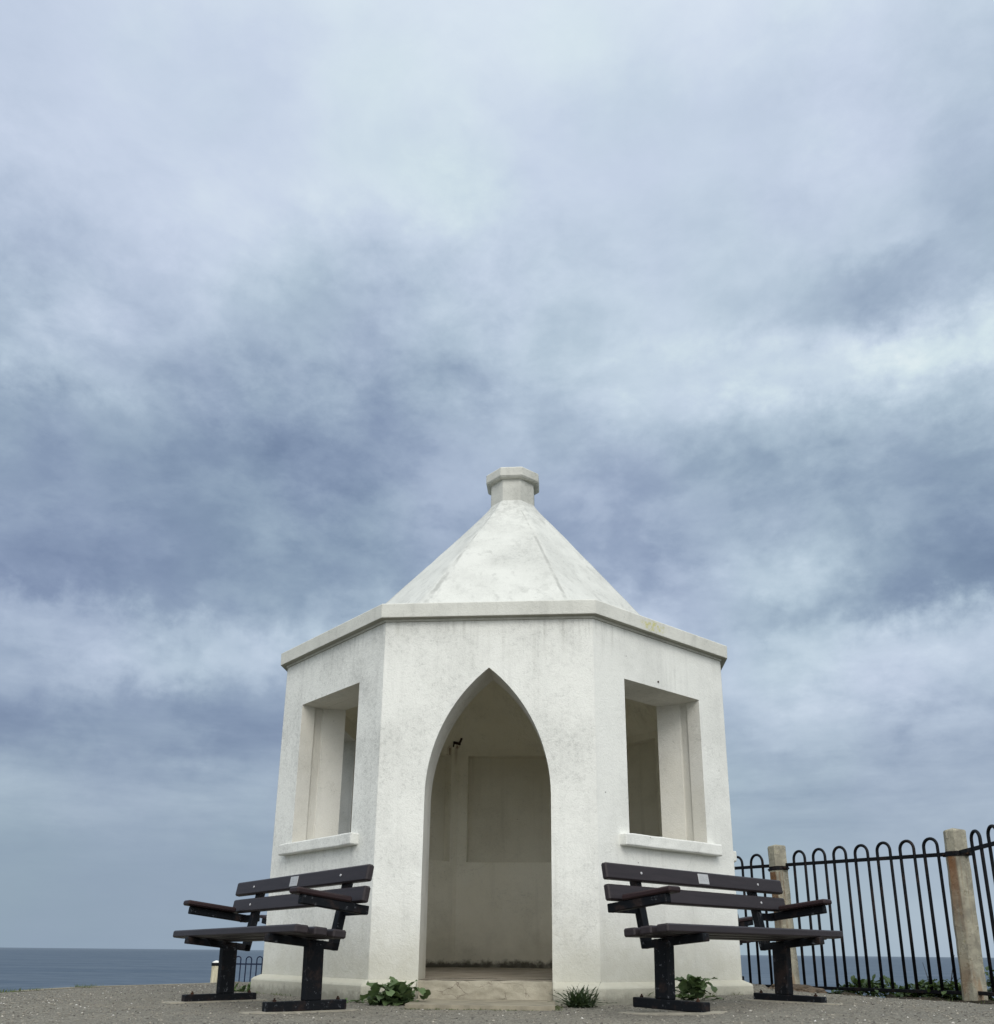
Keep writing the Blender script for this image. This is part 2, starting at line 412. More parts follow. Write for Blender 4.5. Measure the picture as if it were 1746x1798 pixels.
def terrain(x, y):
    n1 = noise.noise((x * 2.2, y * 2.2, 5.)) * .10
    d = d_poly(POLY, x, y) + n1 * .5
    z = level(x, y)
    if d <= 0: return z, d
    dv = d_poly(VERGE, x, y)
    if dv < .02:
        s = .045 * noise.noise((x * 3.5, y * 3.5, 9)) + .02 * noise.noise((x * 13, y * 13, 2))
        return -.022 + s - .02 * sst(-dv, .15, 0), min(.4, d)
    dd = min(d, max(dv, 0)) if dv < 3 else d
    zz = z - .10 * sst(dd, 0, .12) - .06 * dd + .05 * noise.noise((x * 2, y * 2, 1)) * sst(dd, .1, 1)
    if dd > 20: zz -= (dd - 20) * .75
    return max(zz, -46), max(d, .45) if dd > .1 else d

def axis(lo, hi, step, far):
    a = []; v = lo
    while v <= hi + 1e-6: a.append(v); v += step
    s = step; v = hi; r = []
    while v < far: s *= 1.22; v += s; r.append(v)
    s = step; v = lo; l = []
    while v > -far: s *= 1.22; v -= s; l.append(v)
    return l[::-1] + a + r
xs = axis(-5.2, 5.4, .08, 130); ys = axis(-6.0, 4.8, .08, 130)
bm = bmesh.new(); lay = bm.verts.layers.float.new('outside'); G = []
for y in ys:
    row = []
    for x in xs:
        z, d = terrain(x, y); v = bm.verts.new((x, y, z)); v[lay] = max(0., d); row.append(v)
    G.append(row)
for j in range(len(ys) - 1):
    for i in range(len(xs) - 1): bm.faces.new((G[j][i], G[j][i + 1], G[j + 1][i + 1], G[j + 1][i]))
struct(obj('ground', bm, M['ground'], smooth=True))

bm = bmesh.new()
rings = [90, 160, 300, 600, 1200, 3000, 8000, 20000, 60000, 120000]
prev = None
for r in rings:
    cur = [bm.verts.new((r * math.cos(a * math.pi / 48), r * math.sin(a * math.pi / 48), -42)) for a in range(96)]
    if prev:
        for k in range(96): bm.faces.new((prev[k], prev[(k + 1) % 96], cur[(k + 1) % 96], cur[k]))
    else: bm.faces.new(cur)
    prev = cur
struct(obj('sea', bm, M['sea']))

kp = [(-4.60, -.30), (-4.57, .30), (-4.46, .98), (-4.14, 1.58), (-3.79, 2.22), (-3.62, 2.9)]
bm = bmesh.new(); prev = None
for i, (x, y) in enumerate(kp):
    x0, y0 = kp[max(0, i - 1)]; x1, y1 = kp[min(len(kp) - 1, i + 1)]
    d_ = Vector((x1 - x0, y1 - y0, 0)).normalized(); n_ = Vector((d_.y, -d_.x, 0)); zz = level(x, y) + .006; c_ = Vector((x, y, 0))
    cur = [bm.verts.new(c_ + n_ * w_ + Vector((0, 0, h_))) for w_, h_ in ((-.05, zz - .2), (-.05, zz), (.07, zz), (.07, zz - .2))]
    if prev:
        for k in range(3): bm.faces.new((prev[k], prev[k + 1], cur[k + 1], cur[k]))
    prev = cur
struct(obj('kerb', bm, M['slab']))

# loose chippings lying on the terrace
bm = bmesh.new(); lay = bm.verts.layers.float.new('leafval'); r2 = random.Random(11); cnt = 0
while cnt < 26000:
    x = r2.uniform(-4.6, 4.2); y = r2.uniform(-5.4, 2.2)
    if d_poly(POLY, x, y) > -.03: continue
    if abs(x) < 2.2 and abs(y) < 2.2 and (abs(x) + abs(y)) < 2.2 * 1.414: continue
    if -.42 < x < .52 and -2.9 < y < -2: continue
    s = .0025 + .0070 * r2.random() ** 3.0
    if r2.random() < .004: s *= 1.6
    val = min(1., max(0., r2.gauss(.5, .22))); 
    if r2.random() < .006: val = .97
    z = level(x, y) + s * .25; a = r2.random() * 6.28
    ca, sa = math.cos(a) * s, math.sin(a) * s; q = [r2.uniform(.6, 1.25) for _ in range(6)]
    vs = [bm.verts.new((x + ca * q[0], y + sa * q[0], z)), bm.verts.new((x - sa * q[1], y + ca * q[1], z)), bm.verts.new((x - ca * q[2], y - sa * q[2], z)),
          bm.verts.new((x + sa * q[3], y - ca * q[3], z)), bm.verts.new((x + ca * .2, y, z + s * .75 * q[4])), bm.verts.new((x, y, z - s * .6))]
    for v in vs: v[lay] = val
    for k in range(4):
        bm.faces.new((vs[k], vs[(k + 1) % 4], vs[4])); bm.faces.new((vs[(k + 1) % 4], vs[k], vs[5]))
    cnt += 1
gr = obj('gravel', bm, M['pebble']); gr['kind'] = 'stuff'; tag(gr, 'loose pale stone chippings scattered over the grey terrace', 'gravel')

# ------------------------------------------------------------------ the shelter
shelter = thing('shelter', 'white octagonal rendered shelter with pointed arch doorway and conical roof', 'shelter')
TH = .40; API = AP - TH
WB = -.06; WT = 2.985; WTI = 2.665; FLOOR = .158
def face_frame(k):
    a = -math.pi / 2 + k * math.pi / 4
    n = Vector((math.cos(a), math.sin(a), 0)); t = Vector((-n.y, n.x, 0)); return n, t
def arch_pts(hw, z0, z1=1.5, apex=2.536, cx=.012, n=18):
    c = ((apex - z1) ** 2 - hw * hw) / (2 * hw); Rr = hw + c
    a1 = math.atan2(apex - z1, c)
    right = [(cx - c + Rr * math.cos(a1 * i / n), z1 + Rr * math.sin(a1 * i / n)) for i in range(n + 1)]
    left = [(2 * cx - x, z) for x, z in right[:-1]][::-1]
    zs = [z0, .4, .8, 1.2]
    return [(cx + hw, z) for z in zs] + right + left + [(cx - hw, z) for z in zs[::-1]]
def rect_pts(hw, z0, z1): return [(hw, z0), (hw, z1), (-hw, z1), (-hw, z0)]
def place(k, off, u, z):
    n, t = face_frame(k); return n * (AP + off) + t * u + Vector((0, 0, z))
def panel(bm, k, off, outer, holes):
    loops = [[Vector((u, z, 0)) for u, z in outer]] + [[Vector((u, z, 0)) for u, z in h] for h in holes]
    flat = [p for l in loops for p in l]
    vs = [bm.verts.new(place(k, off, p.x, p.y)) for p in flat]
    for tri in tessellate_polygon(loops):
        try: bm.faces.new([vs[i] for i in tri])
        except ValueError: pass
def strip(bm, k, prof, closed=False):
    """prof: list of (offset, [pts]) rings joined one to the next"""
    rr = [[bm.verts.new(place(k, off, u, z)) for u, z in pts] for off, pts in prof]
    for a, b in zip(rr, rr[1:]):
        m = len(a)
        for i in range(m if closed else m - 1): bm.faces.new((a[i], a[(i + 1) % m], b[(i + 1) % m], b[i]))
HW = AP * math.tan(math.pi / 8); HWI = API * math.tan(math.pi / 8)
bm_o = bmesh.new(); bm_i = bmesh.new(); bm_r = None
doorO = arch_pts(.49, WB - .02); doorI = arch_pts(.50, FLOOR - .05, apex=2.545)
for k in range(8):
    kk = k if k <= 4 else k - 8
    out = [(-HW, WB), (HW, WB), (HW, WT), (-HW, WT)]; inn = [(-HWI, FLOOR - .05), (HWI, FLOOR - .05), (HWI, WTI), (-HWI, WTI)]
    if kk == 0:
        hw = arch_pts(.49, WB)
        panel(bm_o, k, 0, [(-HW, WB)] + hw[::-1] + [(HW, WB), (HW, WT), (-HW, WT)], [])
        hi = arch_pts(.502, FLOOR - .05, apex=2.548)
        panel(bm_i, k, -TH, [(-HWI, FLOOR - .05)] + hi[::-1] + [(HWI, FLOOR - .05), (HWI, WTI), (-HWI, WTI)], [])
    elif kk in (1, -1, 2, -2):
        panel(bm_o, k, 0, out, [rect_pts(.49, 1.245, 2.503)])
        panel(bm_i, k, -TH, inn, [rect_pts(.39, 1.245, 2.503)])
    else:
        panel(bm_o, k, 0, out, [rect_pts(.49, 1.245, 2.503)])
        strip(bm_o, k, [(0, rect_pts(.49, 1.245, 2.503)), (-.12, rect_pts(.485, 1.245, 2.503))], True)
        panel(bm_o, k, -.12, rect_pts(.485, 1.245, 2.503), [])
        panel(bm_i, k, -TH, inn, [rect_pts(.573, 1.345, 2.592)])
        strip(bm_i, k, [(-TH, rect_pts(.573, 1.345, 2.592)), (-TH + .11, rect_pts(.572, 1.346, 2.590))], True)
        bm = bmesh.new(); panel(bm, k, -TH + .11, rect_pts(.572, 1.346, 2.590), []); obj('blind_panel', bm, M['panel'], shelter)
for b_ in (bm_o, bm_i): bmesh.ops.remove_doubles(b_, verts=b_.verts, dist=1e-4)
w = obj('wall', bm_o, M['wall'], shelter)
wi = obj('interior_wall', bm_i, M['inner'], shelter); wi['label'] = 'cream plastered inner walls with shallow blind panels'
# arch lining
bm = bmesh.new()
strip(bm, 0, [(0, arch_pts(.49, WB)), (-.19, arch_pts(.489, WB, apex=2.534)), (-.197, arch_pts(.499, WB, apex=2.545)), (-TH, arch_pts(.502, WB, apex=2.548))])
obj('arch_reveal', bm, M['reveal'], shelter)
def ureveal(k):
    bm = bmesh.new(); Z0 = 1.245
    def U(hw, z1=2.503): return [(hw, Z0), (hw, z1), (-hw, z1), (-hw, Z0)]
    strip(bm, k, [(0, U(.49)), (-.130, U(.478, 2.500)), (-.136, U(.496, 2.502)), (-.212, U(.494, 2.502)), (-.216, U(.478, 2.500)), (-TH, U(.39, 2.503))])
    vs = [bm.verts.new(place(k, o, u, Z0 + (.012 if o else 0))) for o, u in ((0, -.495), (0, .495), (-TH, .45), (-TH, -.45))]
    bm.faces.new(vs)
    return bm
for k in (1, 2, 6, 7): obj('window_reveal', ureveal(k), M['reveal'], shelter)
# inner ceiling: the underside of the roof
bm = bmesh.new(); lathe8(bm, [(API + .012, WTI - .015), (1.20, 3.27), (.70, 3.96), (.12, 4.75)], cap1=True)
obj('ceiling', bm, M['inner'], shelter)
bm = bmesh.new(); lathe8(bm, [(API + .02, FLOOR)], ) if False else None
vs = [bm.verts.new(octv(API + .015, FLOOR, k)) for k in range(8)]
for v in vs: v.co.z = FLOOR + .028 * (v.co.y + API) / (2 * API)
bm.faces.new(vs)
v4 = [bm.verts.new(p) for p in ((-.495, -API - .005, FLOOR - .003), (.515, -API - .005, FLOOR - .003), (.515, -AP + .035, FLOOR - .003), (-.495, -AP + .035, FLOOR - .003))]; bm.faces.new(v4)
obj('floor', bm, M['floor'], shelter)
# worn threshold riser
bm = bmesh.new(); box(bm, (-.487, -AP + .012, -.03), (.509, -AP + .20, FLOOR - .006), 0)
bmesh.ops.subdivide_edges(bm, edges=bm.edges, cuts=14, use_grid_fill=True)
for v in bm.verts:
    if v.co.y < -AP + .03 or v.co.z > .12:
        v.co.y += .010 * noise.noise(v.co * 7) + .008 * noise.noise(v.co * 23); v.co.z += .006 * noise.noise(v.co * 9 + Vector((3, 0, 0)))
obj('threshold', bm, M['step'], shelter)
# plinth, cut at the doorway
prof = [(AP + .082, -.08), (AP + .080, .108), (AP + .066, .124), (AP + .004, .150), (AP - .03, .152)]
bm = bmesh.new(); rr = lathe8(bm, prof, skip=(0,))
for x0, x1 in ((None, -.482), (.506, None)):
    ring0 = []; ring1 = []
    for i, (a, z) in enumerate(prof):
        c0 = rr[i][0] if x0 is None else rr[i][1]
        ring0.append(c0); ring1.append(bm.verts.new((x1 if x0 is None else x0 if x0 is not None else 0, -a, z)))
    for i in range(len(prof) - 1): bm.faces.new((ring0[i], ring0[i + 1], ring1[i + 1], ring1[i]))
    bm.faces.new(ring1 + [bm.verts.new((ring1[0].co.x, -AP + .03, -.08))])
obj('plinth', bm, M['plinth'], shelter)
# cornice slab with a fillet beneath
bm = bmesh.new()
lathe8(bm, [(AP - .05, 2.940), (AP + .010, 2.940), (AP + .013, 2.960), (AP + .062, 2.960), (AP + .066, 3.076), (AP + .058, 3.084), (1.45, 3.10)])
obj('cornice', bm, M['cornice'], shelter)
# roof with softened hips
RX = .06
bm = bmesh.new(); NS = 96; rings = []
def oct_rad(th, rnd_):
    d = 0
    for k in range(-6, 7):       # octagon radius, averaged over a small angle so the hips are soft
        a_ = (th + math.pi / 2 + k * rnd_ / 6 + math.pi / 8) % (math.pi / 4) - math.pi / 8
        d += 1 / math.cos(a_)
    return d / 13
prof = [(1.74, 3.05), (1.69, 3.12)] + [(1.69 + (.30 - 1.69) * i / 22, 3.12 + (4.90 - 3.12) * i / 22) for i in range(1, 23)] + [(.262, 4.955), (.240, 4.995), (.20, 5.03)]
for a_, z_ in prof:
    row = []
    for i in range(NS):
        th = 2 * math.pi * i / NS; rr_ = a_ * oct_rad(th, R(1.2) + R(3.5) * sst(z_, 3.8, 5.0))
        p = Vector((RX - .085 * (1 - sst(z_, 3.0, 5.0)) + rr_ * math.cos(th), rr_ * math.sin(th), z_))
        if z_ > 3.1: p += Vector((math.cos(th), math.sin(th), 0)) * (.006 * noise.noise(p * 1.6) + .006 * noise.noise(p * 5) + .003 * noise.noise(p * 14))
        row.append(bm.verts.new(p))
    rings.append(row)
for ra, rb in zip(rings, rings[1:]):
    for i in range(NS): bm.faces.new((ra[i], ra[(i + 1) % NS], rb[(i + 1) % NS], rb[i]))
obj('roof', bm, M['roof'], shelter, smooth=True)
bm = bmesh.new(); lathe8(bm, [(.236, 4.93), (.232, 5.275)], cx=RX)
ch = obj('chimney', bm, M['chimney'], shelter)
bm = bmesh.new(); lathe8(bm, [(.20, 5.262), (.272, 5.262), (.288, 5.278), (.288, 5.368), (.272, 5.386), (.0001, 5.40)], cx=RX)
obj('cap', bm, M['chimney'], ch)
def sill(k):
    bm = bmesh.new(); n, t = face_frame(k)
    m = Matrix((t, n, Vector((0, 0, 1)))).transposed().to_4x4()
    m.translation = n * (AP + .02)
    for q in range(1):
        box(bm, (-.605, -.08, 1.143), (.605, .048, 1.236), .008, m)
    bmesh.ops.subdivide_edges(bm, edges=[e for e in bm.edges if e.calc_length() > .5], cuts=10)
    for v in bm.verts: v.co.z += .005 * noise.noise(v.co * 5); v.co += n * (.004 * noise.noise(v.co * 8))
    return bm
for k in range(1, 8): obj('window_sill', sill(k), M['wall'], shelter)
# rusty hook left in the inside wall
n3, t3 = face_frame(3); n5, t5 = face_frame(5)
bm = bmesh.new()
nw, tw = face_frame(5)
hp = Vector((-.745, 1.585, 0)); hx = hp.dot(tw)
def on_ceiling(u, zz, proud=0.0): return nw * (API - (zz - WTI) / 1.36 - proud) + tw * u + Vector((0, 0, zz))
bm = bmesh.new()
beam(bm, on_ceiling(hx - .045, 2.79, .008), on_ceiling(hx - .045, 2.715, .008), .026, .016, tw, .003)
beam(bm, on_ceiling(hx - .055, 2.728, .018), on_ceiling(hx + .050, 2.728, .018), .030, .016, (0, 0, 1), .003)
beam(bm, on_ceiling(hx + .045, 2.735, .022), on_ceiling(hx + .045, 2.675, .05), .016, .014, tw, .003)
obj('hook', bm, M['rust'], shelter)
# small dark fixing holes in the render
bm = bmesh.new()
for k, u, z, o in ((1, -.06, 2.56, .001), (1, .33, 1.94, -.2)):
    p = place(k, .002, u, z); n, t = face_frame(k)
    if o > 0: tube(bm, [p - n * .012, p + n * .004], .009, 7)
obj('fixing', bm, M['rust'], shelter)

# landing slab in front of the step
bm = bmesh.new()
pts = [(-.475, -2.03), (.515, -2.03), (.535, -2.83), (.30, -2.85), (-.1, -2.86), (-.30, -2.87), (-.435, -2.80)]
top = [bm.verts.new((x, y, .026 + .003 * noise.noise((x * 4, y * 4, 0)))) for x, y in pts]; low = [bm.verts.new((x * 1.004, y * 1.002, -.03)) for x, y in pts]
bm.faces.new(top)
for i in range(len(pts)): bm.faces.new((top[i], low[i], low[(i + 1) % len(pts)], top[(i + 1) % len(pts)]))
slab = obj('doorstep_slab', bm, M['slab']); tag(slab, 'thin pale concrete slab lying before the shelter doorway', 'slab')

# ------------------------------------------------------------------ benches
BG = 'dark slatted memorial benches around the shelter'
def make_bench():
    root = thing('bench', 'dark brown slatted bench', 'bench', group=BG)
    L = .99
    def slat(lo_v, hi_v, w, th, name, front_down=True):
        bm = bmesh.new()
        a = Vector((0, *lo_v)); b_ = Vector((0, *hi_v)); d = (b_ - a).normalized(); n = Vector((1, 0, 0)).cross(d)
        m = Matrix((Vector((1, 0, 0)), d, n)).transposed().to_4x4(); m.translation = a
        box(bm, (-L, 0, 0), (L, (b_ - a).length, th), .009, m, 1)
        return obj(name, bm, M['slat'], root)
    # seat slats: v from .278 (front, z .479) back to -.065 (z .444)
    sl = (.479 - .444) / .343
    for f in (.278, .155, .032):
        zf = .479 - (.278 - f) * sl
        slat((f - .088, zf - .088 * sl - .050), (f, zf - .050), .088, .050, 'seat_slat')
    # back slats, front faces towards +v
    tops = []
    for vb, zb, vt, zt in ((-.174, .740, -.192, .840), (-.155, .613, -.173, .710)):
        d = Vector((0, vt - vb, zt - zb)).normalized(); n = Vector((1, 0, 0)).cross(d)   # points to -v
        bm = bmesh.new(); m = Matrix((Vector((1, 0, 0)), d, n)).transposed().to_4x4(); m.translation = (0, vb, zb)
        th = .045
        box(bm, (-L, 0, -th if n.y > 0 else 0), (L, math.hypot(vt - vb, zt - zb), 0 if n.y > 0 else th), .009, m, 1)
        s = obj('back_slat', bm, M['slat'], root)
        for u in (-.66, .66):
            bm = bmesh.new(); mid = Vector((u, (vb + vt) / 2, (zb + zt) / 2)); out = -n if n.y < 0 else n
            tube(bm, [mid - out * .004, mid + out * .004], .0085, 10); obj('bolt', bm, M['bolt'], s)
        tops.append((s, vb, zb, vt, zt, d, n))
    s, vb, zb, vt, zt, d, n = tops[0]; out = -n if n.y < 0 else n
    bm = bmesh.new(); m = Matrix((Vector((1, 0, 0)), d, out)).transposed().to_4x4(); m.translation = Vector((0, vb, zb))
    box(bm, (-.058, .018, 0), (.058, .086, .003), .001, m)
    pl = obj('plaque', bm, M['plaque'], s); pl['label'] = 'small silver memorial plaque on the top back slat'
    for sg in (-1, 1):
        uo = .692 * sg; ui = (.692 - .072) * sg; uc = (uo + ui) / 2
        bm = bmesh.new(); box(bm, (min(uo, ui), -.249, -.012), (max(uo, ui), .276, .046), .005); ft = obj('foot', bm, M['frame'], root)
        for v in (-.205, .215):
            bm = bmesh.new(); tube(bm, [(uc, v, .04), (uc, v, .056)], .012, 6); tube(bm, [(uc, v, .05), (uc, v, .066)], .006, 6); obj('foot_bolt', bm, M['rust'], ft)
        bm = bmesh.new(); box(bm, (uc - .034, -.077, .044), (uc + .034, .032, .392), .006); obj('leg', bm, M['frame'], root)
        bm = bmesh.new(); beam(bm, (uc, -.174, .355), (uc, .294, .407), .062, .046, (1, 0, 0), .004); obj('seat_bearer', bm, M['frame'], root)
        bm = bmesh.new(); beam(bm, (uc, -.150, .335), (uc, -.2525, .815), .062, .050, (1, 0, 0), .004); obj('back_support', bm, M['frame'], root)
        # arm: a bracket runs out sideways from the support, then the arm reaches forward
        bm = bmesh.new(); ua = .888 * sg
        beam(bm, (uc, -.222, .566), (ua + .025 * sg, -.222, .566), .05, .05, (0, 1, 0), .004)
        obj('arm_bracket', bm, M['frame'], root)
        bm = bmesh.new(); beam(bm, (ua, -.250, .5655), (ua, .205, .6225), .052, .054, (1, 0, 0), .005); ar = obj('arm', bm, M['frame'], root)
        bm = bmesh.new(); a = Vector((ua - .018 * sg, -.125, .6265)); b_ = Vector((ua - .018 * sg, .245, .6735))
        beam(bm, a, b_, .112, .036, (1, 0, 0), .009); obj('arm_pad', bm, M['armpad'], ar)
    return root
bench0 = make_bench()
def place_bench(o, x, y, z, head, t2, tilt, label):
    o.location = (x, y, z); o.rotation_euler = (math.atan(t2), tilt, head - math.pi / 2); o['label'] = label
place_bench(bench0, -1.391, -2.796, .012, -2.390, -.011, .008, 'dark slatted bench with silver plaque left of the arched doorway')
b1 = copy_tree(bench0); place_bench(b1, 1.671, -2.652, .046, -.760, -.019, 0, 'dark slatted bench with silver plaque right of the doorway, before the railings')
q = .70711
b2 = copy_tree(bench0); place_bench(b2, q * 2.66, q * 3.24, .075, R(45), 0, 0, 'bench mostly hidden behind the shelter, its arm end showing at the right wall')
b3 = copy_tree(bench0); place_bench(b3, -q * 3.0, q * 2.90, .045, R(135), 0, 0, 'bench mostly hidden behind the shelter, its arm end showing at the left wall')
# concrete pads under the feet
def pad(bx, by, head, s, label, z):
    vd = Vector((math.cos(head), math.sin(head), 0)); ud = Vector((math.sin(head), -math.cos(head), 0))
    c = Vector((bx, by, 0)) + ud * .656 * s + vd * .03
    bm = bmesh.new(); n = 20; tv = []; lv = []
    for i in range(n):
        a = 2 * math.pi * i / n; cu, cv = math.cos(a), math.sin(a)
        k = 1 / max(abs(cu), abs(cv))
        p = c + ud * (.085 * cu * k * (1 + .15 * noise.noise((i * .9, bx, 0)))) + vd * (.36 * cv * k * (1 + .12 * noise.noise((i * .7, by, 4))))
        zz = terrain(p.x, p.y)[0]
        tv.append(bm.verts.new((p.x, p.y, zz + z + .002 * noise.noise(p * 9)))); lv.append(bm.verts.new((p.x + (p.x - c.x) * .06, p.y + (p.y - c.y) * .06, zz - .03)))
    bm.faces.new(tv)
    for i in range(n): bm.faces.new((tv[i], lv[i], lv[(i + 1) % n], tv[(i + 1) % n]))
    tag(obj('concrete_pad', bm, M['pad']), label, 'pad', 'concrete pads under the bench feet')
pad(-1.391, -2.796, -2.390, -1, 'low concrete pad under the left bench foot nearest the doorway', .008)
pad(-1.391, -2.796, -2.390, 1, 'low concrete pad under the left bench foot farthest from the doorway', .010)
pad(1.671, -2.652, -.760, -1, 'low concrete pad under the right bench foot nearest the doorway', .008)
pad(1.671, -2.652, -.760, 1, 'low concrete pad under the right bench foot nearest the railings', .006)

# ------------------------------------------------------------------ railings
P1 = Vector((2.990, 1.664, 0)); P2 = Vector((4.145, -.244, 0))
dline = (P1 - P2).normalized()
def hoop_bm(a, b, ztop, zbot, d, rad=.0150):
    """inverted U from a to b (3-D points on the ground line)"""
    bm = bmesh.new(); w = (b - a).length / 2; c = (a + b) / 2; e = (b - a).normalized()
    pts = [Vector((a.x, a.y, zbot)), Vector((a.x, a.y, (zbot + ztop) / 2)), Vector((a.x, a.y, ztop - w))]
    for i in range(1, 12):
        an = math.pi * (1 - i / 12); pts.append(Vector((c.x, c.y, ztop - w)) + e * (w * math.cos(an)) + Vector((0, 0, w * math.sin(an))))
    pts += [Vector((b.x, b.y, ztop - w)), Vector((b.x, b.y, (zbot + ztop) / 2)), Vector((b.x, b.y, zbot))]
    tube(bm, pts, rad, 8); return bm
def railing(label, base, d, hoops, z_rail, z_top, z_bot, s0, s1, mat, rad=.0150, group=None):
    """z_* are functions of the distance s along the panel"""
    t_ = thing('bow_top_railing', label, 'railing', base + Vector((0, 0, 0)), (0, 0, 0), group)
    for a, b in hoops:
        j = rnd.uniform(-.004, .004)
        obj('hoop', hoop_bm(d * a, d * b, z_top((a + b) / 2) + j, z_bot((a + b) / 2) + .01, d, rad), mat, t_, smooth=True)
    side = Vector((0, 0, 1))
    bm = bmesh.new(); beam(bm, d * s0 + Vector((0, 0, z_rail(s0))), d * s1 + Vector((0, 0, z_rail(s1))), .036, .016, side, .002); obj('top_rail', bm, mat, t_)
    bm = bmesh.new(); beam(bm, d * s0 + Vector((0, 0, z_bot(s0))), d * s1 + Vector((0, 0, z_bot(s1))), .032, .034, side, .003); obj('bottom_rail', bm, mat, t_)
    return t_
FG = 'black bow-top railing panels beside the terrace'
zr = lambda s: 1.250 + .030 * s; zt = lambda s: 1.408 + .0215 * s; zb = lambda s: .050 - .012 * s
railing('black bow-top railing panel of seven hoops between the two concrete posts', P2, dline,
        [(.171, .320), (.433, .591), (.710, .867), (.987, 1.148), (1.271, 1.435), (1.556, 1.724), (1.847, 2.012)], zr, zt, zb, .09, 2.14, M['rail'], group=FG)
railing('black bow-top railing panel running behind the shelter from the leaning post', P2, dline,
        [(2.509, 2.703), (2.853, 3.03), (3.17, 3.34), (3.48, 3.65), (3.79, 3.96)], zr, zt, zb, 2.33, 4.2, M['rail'], group=FG)
d2 = Vector((math.cos(R(-85)), math.sin(R(-85)), 0))
railing('black bow-top railing panel at the right edge, coming forward from the corner post', P2, d2,
        [(.329 + .285 * i, .475 + .285 * i) for i in range(7)], lambda s: 1.25 + .022 * s, lambda s: 1.402 + .01 * s, lambda s: .055, .09, 2.4, M['rail'], group=FG)
def post(loc, h, w, label, rot, lean, zclamp, cham=.045):
    t_ = thing('concrete_post', label, 'post', loc, (lean[0], lean[1], rot), 'weathered concrete railing posts')
    bm = bmesh.new(); ring = lambda s, z: [bm.verts.new((x, y, z)) for x, y in ((-s, -s + cham), (-s + cham, -s), (s - cham, -s), (s, -s + cham), (s, s - cham), (s - cham, s), (-s + cham, s), (-s, s - cham))]
    zs = [-.15] + [h * i / 12 for i in range(13)]
    rs = [ring(w * (1.05 - .07 * max(0, z / h)), z) for z in zs]
    rs.append(ring(w * .93, h + .012))
    for a, b in zip(rs, rs[1:]):
        for k in range(8): bm.faces.new((a[k], a[(k + 1) % 8], b[(k + 1) % 8], b[k]))
    tv = bm.verts.new((.01, .0, h + .035))
    for k in range(8): bm.faces.new((rs[-1][k], rs[-1][(k + 1) % 8], tv))
    for v in bm.verts:
        if v.co.z > .05: v.co += Vector((noise.noise(v.co * 7 + Vector(loc)), noise.noise(v.co * 7 + Vector((9, 0, 0))), noise.noise(v.co * 5))) * .006
    obj('shaft', bm, M['post'], t_)
    bm = bmesh.new(); s = w * 1.03; c2 = cham
    o = [(-s, -s + c2), (-s + c2, -s), (s - c2, -s), (s, -s + c2), (s, s - c2), (s - c2, s), (-s + c2, s), (-s, s - c2)]
    lo = [bm.verts.new((x, y, zclamp - .024)) for x, y in o]; hi = [bm.verts.new((x, y, zclamp + .020)) for x, y in o]
    for k in range(8): bm.faces.new((lo[k], lo[(k + 1) % 8], hi[(k + 1) % 8], hi[k]))
    bm.faces.new(lo[::-1]); bm.faces.new(hi)
    for sx in (-1, 1): box(bm, (sx * s - .045, -.016, zclamp - .022), (sx * s + .045, .016, zclamp + .012), .003)
    cl = obj('clamp_band', bm, M['rail'], t_)
    for sx in (-1, 1):
        bm = bmesh.new(); tube(bm, [(sx * (s + .025), -.04, zclamp - .005), (sx * (s + .025), .04, zclamp - .005)], .008, 6)
        obj('clamp_bolt', bm, M['rust'], cl)
    return t_
rl = math.atan2(dline.y, dline.x)
post((P2.x, P2.y, .02), 1.43, .086, 'stout lichened concrete corner post with rust runs at the right edge', rl + R(6), (R(.2), R(-.9), 0), 1.228)
post((P1.x, P1.y, .02), 1.50, .092, 'leaning rust-stained concrete post behind the right bench', rl + R(3), (0, R(1.3), 0), 1.262)

# distant lower railing seen under the left bench
LF = Vector((-8.2856, 14.3827, 0)); dl = Vector((.99639, .08493, 0))
ft = lambda s: .183
railing('navy bow-top railing on lower ground beyond the left bench', LF, dl, [(.135 + .272 * i, .272 + .272 * i) for i in range(0, 14)],
        lambda s: .004, lambda s: .183, lambda s: -.86, .0, 4.2, M['rail_blue'], .0155, FG)
pf = thing('railing_post', 'squat cream post with white domed cap and black band beyond the left bench', 'post', LF + dl * -.065 + Vector((0, 0, -1.0)))
bm = bmesh.new(); tube(bm, [(0, 0, -.3), (0, 0, .965)], [.115, .105], 12); obj('shaft', bm, M['post_white'], pf)
bm = bmesh.new(); tube(bm, [(0, 0, .955), (0, 0, .962), (0, 0, 1.022), (0, 0, 1.028)], [.108, .119, .119, .108], 14); obj('band', bm, M['rail'], pf)
bm = bmesh.new(); tube(bm, [(0, 0, 1.022), (0, 0, 1.040), (0, 0, 1.062), (0, 0, 1.082)], [.107, .100, .070, .015], 14); obj('cap', bm, M['pole_white'], pf, smooth=True)

